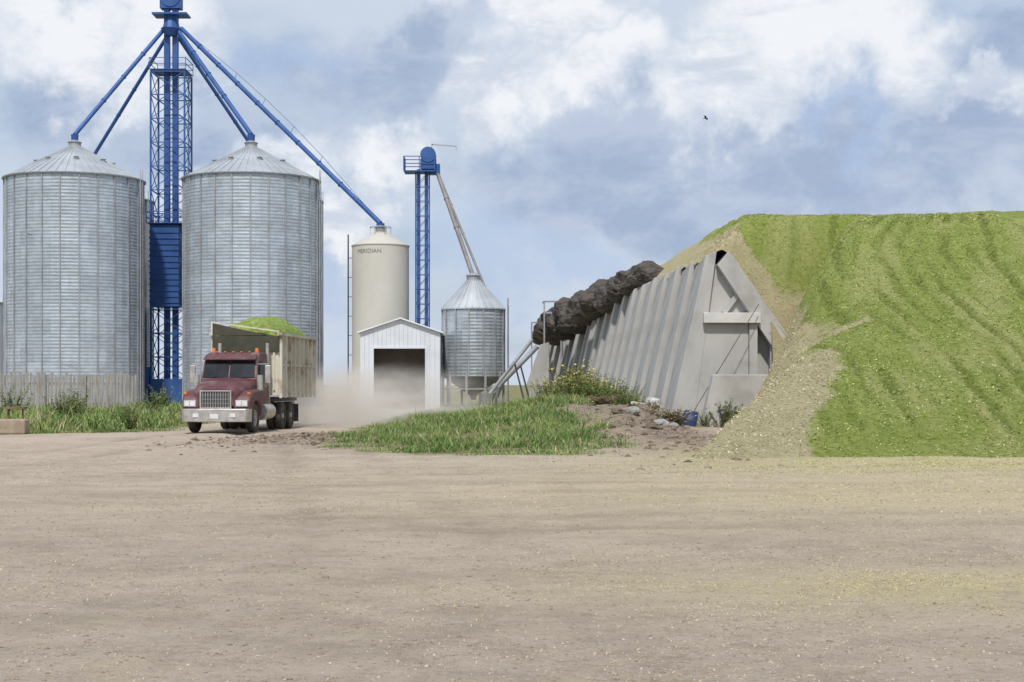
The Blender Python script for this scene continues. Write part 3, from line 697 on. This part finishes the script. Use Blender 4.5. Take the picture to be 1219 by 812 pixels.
sb=MB().hexa([(-.9,0,0),(.9,0,0),(.9,.3,0),(-.9,.3,0)],[(.2,0,3.2),(.9,0,3.4),(.9,.3,3.4),(.2,.3,3.2)]); build('concrete_slab',sb,'concrete',None,loc=(sx(640,118),118,1.6),bev=.02,label='tilted pale concrete slab beyond the wall',cat='concrete slab')

# ------------------------------------------------------------------ bales
def bale(seed):
    bm=bmesh.new(); bmesh.ops.create_icosphere(bm,subdivisions=5,radius=1)
    for v in bm.verts:
        p=v.co.copy(); q=Vector((max(-.82,min(.82,p.x))*1.15,p.y,p.z))
        n=mn.fractal(p*1.1+Vector((seed*3,0,0)),1,2,3)*.18+mn.fractal(p*6+Vector((0,seed,0)),1,2,4)*.07
        q*=1+n; q.z-=.12*(1-abs(p.z)); v.co=q
    me=bpy.data.meshes.new('straw_bale'); bm.to_mesh(me); bm.free(); me.shade_smooth(); me.materials.append(M['bale']); return me
bms=[bale(i) for i in range(5)]
for i,(pxx,pyy,d,s) in enumerate([(773,328,84,.85),(757,337,87,.9),(744,346,91,1.0),(730,354,94,1.05),(722,347,98,.9),(712,360,98,1.1),(701,370,103,1.15),(697,361,108,.95),(688,379,108,1.25),(679,372,114,1.15),(673,387,116,1.25),(665,381,124,1.2),(661,394,126,1.35),(656,389,133,1.3),(652,399,140,1.3)]):
    o=bpy.data.objects.new('straw_bale',bms[i%5]); COL.objects.link(o); o.location=(sx(pxx,d),d,sz(pyy,d)); o.scale=(s*1.1,s*1.8,s*.88)
    o.rotation_euler=(random.uniform(-.1,.1),random.uniform(-.2,.2),random.uniform(-.2,.35))
    tag(o,'dark weathered round straw bale sagging on the wall top','bale',None,'old bales along the wall top')

# ------------------------------------------------------------------ fence
e=empty('board_fence',(sx(0,90)-3,92,0),label='grey weathered vertical board windbreak fence',cat='fence')
bd=MB(); L=-(sx(0,90)-3)+sx(152,90); xx=0
while xx<L:
    w_=random.uniform(.13,.2); h_=2.35+random.uniform(-.16,.14); ln=random.uniform(-.03,.03)
    bd.hexa([(xx,0,0),(xx+w_,0,0),(xx+w_,.03,0),(xx,.03,0)],[(xx+ln,0,h_),(xx+w_+ln,0,h_+.02),(xx+w_+ln,.03,h_),(xx+ln,.03,h_)]); xx+=w_+random.uniform(.02,.07)
build('boards',bd,'wood',e,kind='stuff')
rl=MB().box(0,L,.04,.1,.5,.62).box(0,L,.04,.1,1.7,1.82); build('rails',rl,'wood',e)
for k in range(int(L/2.5)+1): build('post',MB().cyl((k*2.5,.2,0),(k*2.5,.2,2.3),.09,.08,7),'wood',e)

# ------------------------------------------------------------------ debris
def barrel(name,mat,r,h,loc,rot,label,cat,band=None):
    e=empty(name,loc,rot,label=label,cat=cat)
    build('body',MB().rev([(.01,0),(r*.92,0),(r,h*.12),(r,h*.33),(r*1.05,h*.36),(r,h*.4),(r,h*.85),(r*.9,h),(r*.84,h),(r*.8,h*.9),(.01,h*.88)],24),mat,e,smooth=40)
    if band: build('band',MB().rev([(r*1.02,h*.45),(r*1.03,h*.46),(r*1.03,h*.62),(r*1.02,h*.63)],24),band,e,smooth=40)
    return e
barrel('plastic_pail','whiteplastic',.28,.62,(5.15,56.5,gz(5.15,56.5)+.08),(.15,.12,0),'white plastic pail with blue band on dirt','pail','bluebarrel')
barrel('plastic_pail','bluebarrel',.28,.58,(6.75,58.2,gz(6.75,58.2)),(-.1,.2,0),'dark blue plastic pail beside the concrete wall','pail')
barrel('plastic_pail','bluebarrel',.2,.45,(6.2,58.6,gz(6.2,58.6)+.1),(1.3,.2,.6),'small dark blue pail lying on its side','pail')
build('plastic_pipe',MB().cyl((0,0,0),(.55,.6,-.1),.06,.06,12),'whiteplastic',None,loc=(4.3,54.6,gz(4.3,54.6)+.2),label='short white plastic pipe lying on the dirt',cat='pipe')
def rockmesh(seed):
    bm=bmesh.new(); bmesh.ops.create_icosphere(bm,subdivisions=3,radius=1)
    for v in bm.verts:
        p=v.co.copy(); q=Vector([math.copysign(abs(c)**.6,c) for c in p]); v.co=q*(1+.25*mn.fractal(p*1.3+Vector((seed*5,0,0)),1,2,4))
    me=bpy.data.meshes.new('concrete_chunk'); bm.to_mesh(me); bm.free(); me.materials.append(M['concrete_dark'] if seed==1 else M['dirtclod']); return me
rms=[rockmesh(i) for i in range(4)]
for i,(x,y,s) in enumerate([(3.5,50,.2),(3.9,51,.26),(4.3,49,.18),(3.1,46,.14),(4.6,52.5,.22),(5.0,48,.16),(4.2,45.2,.17),(4.9,54,.2),(5.8,55.5,.2),(4.6,47,.2)]):
    o=bpy.data.objects.new('concrete_chunk',rms[i%4]); COL.objects.link(o); o.location=(x,y,gz(x,y)+s*.3); o.scale=(s*1.3,s,s*.6); o.rotation_euler=(random.uniform(-.3,.3),.2,random.uniform(0,6))
    tag(o,'broken chunk of concrete or earth on the dirt heap','rubble',None,'rubble on the dirt heap')
cbk=MB().box(-.75,.35,-.4,.4,0,.5); build('concrete_block',cbk,pmat('tan_block',(.38,.31,.23),(.29,.23,.17),3,.95,0,.5,.02),None,loc=(-16.95,52.2,.02),rot=(0,0,.1),bev=.05,label='low tan concrete block at the yard edge',cat='concrete block')
build('metal_stand',MB().box(-.6,.1,-.2,.2,.85,.92).beam((-.5,0,0),(-.5,0,.85),.06).beam((0,0,0),(0,0,.85),.06),'rust',None,loc=(-17.2,53.6,0),label='small rusty metal stand by the block',cat='stand')

# ------------------------------------------------------------------ truck
T=empty('dump_truck',(-10.33,53.2,0),(0,0,math.radians(-4.6)),label='maroon conventional dump truck loaded with green silage',cat='truck')
build('chassis',MB().box(-.48,-.38,.3,10.2,.78,1.02).box(.38,.48,.3,10.2,.78,1.02).box(-1.0,1.0,1.1,1.25,.5,.62).box(-.38,.38,3,3.2,.8,1.0).box(-.38,.38,7,7.2,.8,1.0).box(-.6,.6,.4,1.8,.6,1.2),'darksteel',T)
build('bumper',MB().prism([(-1.25,.12),(-1.1,-.14),(-.6,-.24),(.6,-.24),(1.1,-.14),(1.25,.12),(1.22,.2),(-1.22,.2)],.40,.86,'xy'),'chrome',T,bev=.03)
build('license_plate',MB().box(-.15,.15,-.255,-.242,.52,.68),'plate',T)
build('fog_lamp',MB().box(-.75,-.55,-.26,-.2,.57,.70),'lens',T); build('fog_lamp',MB().box(.55,.75,-.26,-.2,.57,.70),'lens',T)
def sec(y,w,zb,zt,r=.26,cr=.05):
    pts=[(-w,zb)]; 
    for k in range(5): a=math.pi-math.pi/2*k/4; pts.append((-w+r+r*math.cos(a),zt-r-cr+r*math.sin(a)))
    pts+= [(0,zt)]
    for k in range(5): a=math.pi/2-math.pi/2*k/4; pts.append((w-r+r*math.cos(a),zt-r-cr+r*math.sin(a)))
    pts.append((w,zb)); return [(x_,y,z_) for x_,z_ in pts]
build('hood',MB().loft([sec(.02,.72,.95,1.58),sec(.14,.82,.9,1.68),sec(.6,.92,.9,1.80),sec(1.2,.98,.9,1.90),sec(1.75,1.02,.9,1.99)]),'maroon',T,smooth=35)
def fender(s):
    arch=[(1.0+.62*math.cos(a),.52+.62*math.sin(a)) for a in [math.pi*.97-k*math.pi*.94/10 for k in range(11)]]
    pts=[(.0,.72),(.0,1.16),(.14,1.36),(.5,1.5),(1.4,1.54),(1.75,1.48),(1.78,.6)]+arch[::-1]
    build('fender',MB().prism(pts,s*.6,s*1.22),'maroon',T,bev=.09)
    hl=build('headlight',MB().box(s*.92-.22,s*.92+.22,-.045,-.0,.93,1.16),'chrome',T,bev=.01)
    build('lens',MB().box(s*.92-.19,s*.92-.015,-.06,-.046,.96,1.13).box(s*.92+.015,s*.92+.19,-.06,-.046,.96,1.13),'lens',hl)
    build('turn_signal',MB().box(s*1.13-.05,s*1.13+.05,.12,.25,1.36,1.44),'amber',T)
fender(-1); fender(1)
gr=build('grille',MB().box(-.52,.52,-.03,.02,.9,1.48),'darksteel',T)
fr=MB().box(-.56,.56,-.07,-.031,1.46,1.51).box(-.56,.56,-.07,-.031,.86,.91).box(-.56,-.51,-.07,-.031,.91,1.46).box(.51,.56,-.07,-.031,.91,1.46); build('surround',fr,'chrome',gr)
br=MB()
for k in range(11): x_=-.45+k*.09; br.box(x_-.009,x_+.009,-.06,-.031,.91,1.46)
for k in range(3): br.box(-.50,.50,-.055,-.032,1.03+k*.15,1.043+k*.15)
build('bars',br,'steel',gr)
cabt=lambda z: 1-.09*max(0,(z-1.85))
cab=build('cab',MB().prism([(1.7,.75),(1.66,1.9),(1.98,2.62),(2.12,2.78),(2.4,2.88),(3.3,2.9),(3.55,2.86),(3.6,2.7),(3.6,.75)],-1.05,1.05,'yz',cabt),'maroon',T,bev=.07)
def ws(s):
    def P(xf,t,off=-.035): y_=1.66+.32*t; z_=1.9+.72*t; n_=Vector((0,-.914,.406)); return (xf*cabt(z_), y_+n_.y*-off, z_+n_.z*-off)
    a,b_=(.03,.96)
    q0=[P(s*a,.08),P(s*b_,.08),P(s*b_,.9),P(s*a,.9)]; q1=[P(s*a,.08,-.01),P(s*b_,.08,-.01),P(s*b_,.9,-.01),P(s*a,.9,-.01)]
    build('windshield',MB().hexa(q0,q1),'glass',T)
ws(-1); ws(1)
build('sun_visor',MB().hexa([(-.95,1.74,2.60),(.95,1.74,2.60),(.95,1.98,2.66),(-.95,1.98,2.66)],[(-.95,1.74,2.63),(.95,1.74,2.63),(.93,2.1,2.80),(-.93,2.1,2.80)]),'maroon',T)
for k in range(5): build('roof_marker_lamp',MB().box(-.035,.035,-.04,.04,0,.045),'amber',T,loc=(-.6+k*.3,2.32,2.87),bev=.01)
for s in (-1,1):
    bc=MB().cyl((0,0,0),(0,0,.05),.08,.08,12).cyl((0,0,.05),(0,0,.18),.07,.055,12); build('beacon',bc,'amber',T,loc=(s*.8,2.6,2.86))
    d=build('door',MB().prism([(1.95,.95),(1.95,1.9),(2.12,1.95),(2.9,1.95),(2.9,.95)],s*1.055,s*1.075),'maroon',T,bev=.01)
    build('handle',MB().box(s*1.09-.015,s*1.09+.015,2.65,2.85,1.62,1.67),'chrome',d)
    wz=[(1.98,1.98),(2.2,2.55),(2.85,2.55),(2.85,1.98)]
    mb=MB(); vs=[]
    for o_ in (1.035,1.06):
        for a,z_ in wz: vs.append((s*o_*1.02*cabt(z_)+s*.01,a,z_))
    mb.add(vs,[(0,1,2,3),(7,6,5,4),(0,4,5,1),(1,5,6,2),(2,6,7,3),(3,7,4,0)]); build('side_window',mb,'glass',T)
    mo=build('mirror',MB().box(s*1.38-.1,s*1.38+.1,1.85,1.92,1.75,2.4),'chrome',T,bev=.02)
    build('bracket',MB().beam((s*1.0,1.95,2.45),(s*1.38,1.9,2.45),.03).beam((s*1.0,1.95,1.72),(s*1.38,1.9,1.72),.03).beam((s*1.38,1.95,1.7),(s*1.38,1.95,2.47),.03),'chrome',mo)
    build('fuel_tank',MB().cyl((s*.95,2.3,.72),(s*.95,3.7,.72),.3,.3,20),'chrome',T,smooth=40)
    build('step',MB().box(s*1.1-.15,s*1.1+.15,1.85,2.25,.42,.48),'chrome',T)
    build('exhaust_stack',MB().cyl((s*.9,3.78,.9),(s*.9,3.78,2.4),.1,.1,14).cyl((s*.9,3.78,2.4),(s*.9,3.78,3.25),.065,.065,14),'chrome',T,smooth=40)
    build('air_cleaner',MB().cyl((s*1.16,1.6,1.5),(s*1.16,1.6,2.05),.11,.11,14),'chrome',T,smooth=40)
def wheel(x,y,dual=False):
    s=1 if x>0 else -1; w_=.27; R=.52
    h=build('wheel',MB().cyl((x-s*.05,y,R),(x+s*.12,y,R),.13,.1,14),'steel',T,smooth=40)
    def ty(xc): 
        k=w_/2; pr=[(.29,-k*.8),(.36,-k),(.47,-k),(.51,-k*.8),(.52,-k*.4),(.505,-k*.38),(.505,-k*.3),(.52,-k*.28),(.52,k*.28),(.505,k*.3),(.505,k*.38),(.52,k*.4),(.51,k*.8),(.47,k),(.36,k),(.29,k*.8)]
        return MB().rev(pr,40,'x',(xc,y,R),True)
    m_=ty(x); 
    if dual: m2=ty(x-s*.31); m_.add(m2.v,m2.f)
    build('tyre',m_,'rubber',h,smooth=50)
    build('rim',MB().rev([(.29,-.1*s),(.29,.1*s),(.26,.1*s),(.24,.02*s if not dual else -.04*s),(.1,.0 if not dual else -.02*s),(.01,0)],30,'x',(x,y,R)),'dirtclod' if dual else 'chrome',h,smooth=40)
for s in (-1,1):
    wheel(s*1.04,1.0)
    for y_ in (5.2,6.55): wheel(s*1.05,y_,True)
    build('mud_flap',MB().box(s*1.0-.3,s*1.0+.3,7.25,7.27,.25,.95),'rubber',T)
y0,y1,zb,zt=4.15,10.4,1.3,3.55; hwb=1.25
bx=MB().box(-hwb,-hwb+.06,y0,y1,zb,zt).box(hwb-.06,hwb,y0,y1,zb,zt).box(-hwb+.06,hwb-.06,y0,y0+.06,zb,zt-.3).box(-hwb+.06,hwb-.06,y1-.06,y1,zb,zt).box(-hwb+.06,hwb-.06,y0+.06,y1-.06,zb,zb+.08)
build('box_body',bx,'boxpaint',T,bev=.01)
rb=MB()
for k in range(9):
    y_=y0+.05+(y1-y0-.2)*k/8
    for s in (-1,1): rb.box(s*(hwb+.055)-.054,s*(hwb+.055)+.054,y_,y_+.1,zb-.1,zt)
for s in (-1,1): rb.box(s*(hwb+.07)-.07,s*(hwb+.07)+.07,y0-.05,y1+.05,zt+.002,zt+.10); rb.box(s*(hwb+.03)-.028,s*(hwb+.03)+.028,y0+.12,y1,2.4,2.5)
build('box_ribs',rb,'boxpaint',T)
build('front_board',MB().box(-hwb-.02,hwb+.02,y0-.09,y0-.01,zt-.62,zt-.02).prism([(-hwb-.02,zt),(hwb-.5,zt),(hwb-.7,zt+.08),(-hwb-.02,zt+.46)],y0-.06,y0-.03,'xz'),'tarp',T)
fb=MB().beam((-hwb-.05,y0-.05,zt-.0),(-hwb-.05,y0-.05,zt+.52),.06).beam((hwb,y0-.05,zt-.0),(hwb,y0-.05,zt+.18),.06).beam((-hwb-.05,y0-.05,zt+.50),(hwb,y0-.05,zt+.15),.05)
for k in range(7): fb.box(-1.12+k*.36,-1.05+k*.36,y0-.07,y0-.015,1.5,zt-.64)
build('front_rack',fb,'boxpaint',T)
build('hitch_frame',MB().box(-.6,.6,y0+.1,y1-.3,1.04,1.2),'darksteel',T)
n1_,n2_=30,64; vs=[];cs=[]
for j in range(n2_):
    for i in range(n1_):
        u=i/(n1_-1)*2-1; v=j/(n2_-1); x_=u*(hwb-.08); y_=y0+.08+(y1-y0-.16)*v
        h=.86*max(0,1-u*u)**.6*(math.sin(math.pi*min(1,max(0,v)))**.3)
        vs.append((x_,y_,zt-.05+h+.16*fbm(x_,y_,1.1,4,50))); cs.append((1,1,1))
idx=np.arange(n1_*n2_).reshape(n2_,n1_); Fq=np.stack([idx[:-1,:-1],idx[:-1,1:],idx[1:,1:],idx[1:,:-1]],-1).reshape(-1,4)
ldm,nt,b=base('silage_load'); tc=nn(nt,'ShaderNodeTexCoord'); n2=noi(nt,tc.outputs['Object'],7,6,.8)
nt.links.new(mixc(nt,rampf(nt,n2,.4,.62),(.15,.22,.035),(.38,.46,.12)),b.inputs['Base Color']); b.inputs['Roughness'].default_value=.95; bump(nt,b,n2,1,.1)
L=fast_mesh('silage_load',np.array(vs),Fq,ldm,np.array(cs)); L.data.shade_smooth(); L.location=T.location; L.rotation_euler=T.rotation_euler
tag(L,'heaped green chopped silage filling the truck box','silage')

# ------------------------------------------------------------------ bird
def bird(loc,s,rot,label):
    mb=MB(); secs=[]
    for y_,r in ((-.5,.01),(-.42,.07),(-.3,.08),(-.1,.12),(.15,.1),(.35,.04),(.6,.015)):
        secs.append([(r*math.cos(a)*(1 if y_<.5 else 5),y_,r*math.sin(a)*.9) for a in [k*math.pi/4 for k in range(8)]])
    mb.loft(secs); e=build('bird',mb,'black',None,loc=loc,rot=rot,smooth=60,label=label,cat='bird'); e.scale=(s,s,s)
    for q in (-1,1):
        w=MB().add([(q*.06,-.18,.05),(q*.06,.2,.05),(q*.5,-.3,.25),(q*.5,.1,.22),(q*1.05,.05,.12),(q*1.0,.16,.12)],[(0,1,3,2),(2,3,5,4)]); build('wing',w,'black',e)
bird((sx(840,70),70,sz(141,70)),.24,(0,.3,1.1),'small black bird gliding in the open sky')
bird((sx(35,100),100,sz(279,100)),.2,(0,.3,.9),'small black bird flying past a grain bin')

# ------------------------------------------------------------------ dust
def dust(loc,scale,dens,label,seed,glow):
    bm=bmesh.new(); bmesh.ops.create_icosphere(bm,subdivisions=3,radius=1); me=bpy.data.meshes.new('dust_cloud'); bm.to_mesh(me); bm.free()
    m=bpy.data.materials.new('airborne_dust'); m.use_nodes=True; nt=m.node_tree; nt.nodes.clear(); m.cycles.volume_step_rate=3
    out=nn(nt,'ShaderNodeOutputMaterial'); v=nn(nt,'ShaderNodeVolumePrincipled'); nt.links.new(v.outputs[0],out.inputs['Volume'])
    v.inputs['Color'].default_value=(.96,.91,.83,1); v.inputs['Anisotropy'].default_value=0
    tc=nn(nt,'ShaderNodeTexCoord'); P=tc.outputs['Object']
    ln=nn(nt,'ShaderNodeVectorMath',operation='LENGTH'); nt.links.new(P,ln.inputs[0])
    fall=mathn(nt,'SUBTRACT',1.0,ln.outputs['Value'],True)
    mp=nn(nt,'ShaderNodeMapping'); nt.links.new(P,mp.inputs[0]); mp.inputs['Location'].default_value=(seed,seed*2,0); mp.inputs['Scale'].default_value=(1,1.6,.8)
    n=noi(nt,mp.outputs[0],2.6,5,.65,.6); nr=rampf(nt,n,.38,.68)
    d=mathn(nt,'MULTIPLY',mathn(nt,'MULTIPLY',mathn(nt,'POWER',fall,1.3),nr),dens); nt.links.new(d,v.inputs['Density'])
    v.inputs['Emission Color'].default_value=(.53,.46,.38,1); nt.links.new(mathn(nt,'MULTIPLY',d,glow),v.inputs['Emission Strength'])  # emission stands in for light scattered repeatedly inside the dust
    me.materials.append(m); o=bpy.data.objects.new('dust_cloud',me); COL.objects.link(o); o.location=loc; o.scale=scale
    tag(o,label,None,'stuff')
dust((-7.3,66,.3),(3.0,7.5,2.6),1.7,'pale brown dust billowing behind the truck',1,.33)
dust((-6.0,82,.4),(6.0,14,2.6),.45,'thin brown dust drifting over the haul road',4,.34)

# ------------------------------------------------------------------ world, sun
el=math.radians(54); az=math.radians(186)
sd=Vector((math.sin(az)*math.cos(el),math.cos(az)*math.cos(el),math.sin(el)))
w=bpy.data.worlds.new('World'); scene.world=w; w.use_nodes=True; nt=w.node_tree; bg=nt.nodes['Background']; bg.inputs[1].default_value=.1
sky=nn(nt,'ShaderNodeTexSky',sky_type='NISHITA'); sky.sun_disc=False; sky.sun_elevation=el; sky.sun_rotation=az; sky.air_density=1.2; sky.dust_density=1.5
tc=nn(nt,'ShaderNodeTexCoord'); G0=tc.outputs['Generated']
S=10
def c10(a): return tuple(q*S for q in a)
wn=nn(nt,'ShaderNodeTexNoise'); nt.links.new(G0,wn.inputs['Vector']); wn.inputs['Scale'].default_value=7; wn.inputs['Detail'].default_value=9; wn.inputs['Roughness'].default_value=.62
wv=nn(nt,'ShaderNodeVectorMath',operation='SUBTRACT'); nt.links.new(wn.outputs['Color'],wv.inputs[0]); wv.inputs[1].default_value=(.5,.5,.5)
ws_=nn(nt,'ShaderNodeVectorMath',operation='SCALE'); nt.links.new(wv.outputs[0],ws_.inputs[0]); ws_.inputs['Scale'].default_value=.26
wa=nn(nt,'ShaderNodeVectorMath',operation='ADD'); nt.links.new(G0,wa.inputs[0]); nt.links.new(ws_.outputs[0],wa.inputs[1])
WP=mapping(nt,wa.outputs[0],(1,0,1.8))
def blob(px,py,rx):
    d=Vector(((px-609.5)/F,1,(458-py)/F)).normalized()
    dn=nn(nt,'ShaderNodeVectorMath',operation='DISTANCE'); nt.links.new(WP,dn.inputs[0]); dn.inputs[1].default_value=(d.x,0,d.z*1.8)
    r=rx/F
    n_=nn(nt,'ShaderNodeMapRange',interpolation_type='SMOOTHSTEP'); nt.links.new(dn.outputs['Value'],n_.inputs[0]); n_.inputs[1].default_value=r; n_.inputs[2].default_value=r*.25; return n_.outputs[0]
def union(lst):
    o=blob(*lst[0])
    for b_ in lst[1:]: o=mathn(nt,'MAXIMUM',o,blob(*b_))
    return o
A=noi(nt,mapping(nt,G0,(1,1,2.0)),3.4,9,.55,.3)
Dn=noi(nt,mapping(nt,G0,(1.3,1,2.6)),9,9,.62,.3)
skyc=mixc(nt,.4,sky.outputs[0],c10((.40,.54,.80)))
c=mixc(nt,rampf(nt,A,.30,.52),skyc,c10((.60,.68,.80)))
dark=union([(430,110,200),(760,225,160),(860,250,160),(1150,190,200),(1210,30,110),(640,260,160),(250,150,130),(60,110,120),(990,210,140),(500,60,120)])
c=mixc(nt,mathn(nt,'MULTIPLY',dark,.88),c,mixc(nt,rampf(nt,Dn,.4,.62),c10((.35,.44,.62)),c10((.49,.57,.72))))
blue=union([(330,60,80),(560,330,130),(1010,170,60),(700,330,110),(420,300,90)])
c=mixc(nt,mathn(nt,'MULTIPLY',blue,.5),c,c10((.42,.55,.79)))
wht=union([(1010,70,170),(870,130,130),(700,110,120),(600,160,90),(180,40,140),(640,30,120),(1180,110,90),(430,230,90),(40,50,120),(300,230,80),(940,40,150)])
c=mixc(nt,mathn(nt,'MULTIPLY',wht,.86),c,mixc(nt,rampf(nt,Dn,.37,.57),c10((.63,.69,.80)),c10((.94,.95,.98))))
nt.links.new(c,bg.inputs[0])
sl=bpy.data.lights.new('sun','SUN'); sl.energy=3.2; sl.angle=math.radians(2.5); sl.color=(1,.95,.88)
so=bpy.data.objects.new('sun',sl); COL.objects.link(so); so.rotation_euler=sd.to_track_quat('Z','Y').to_euler(); so.location=(20,-20,60)
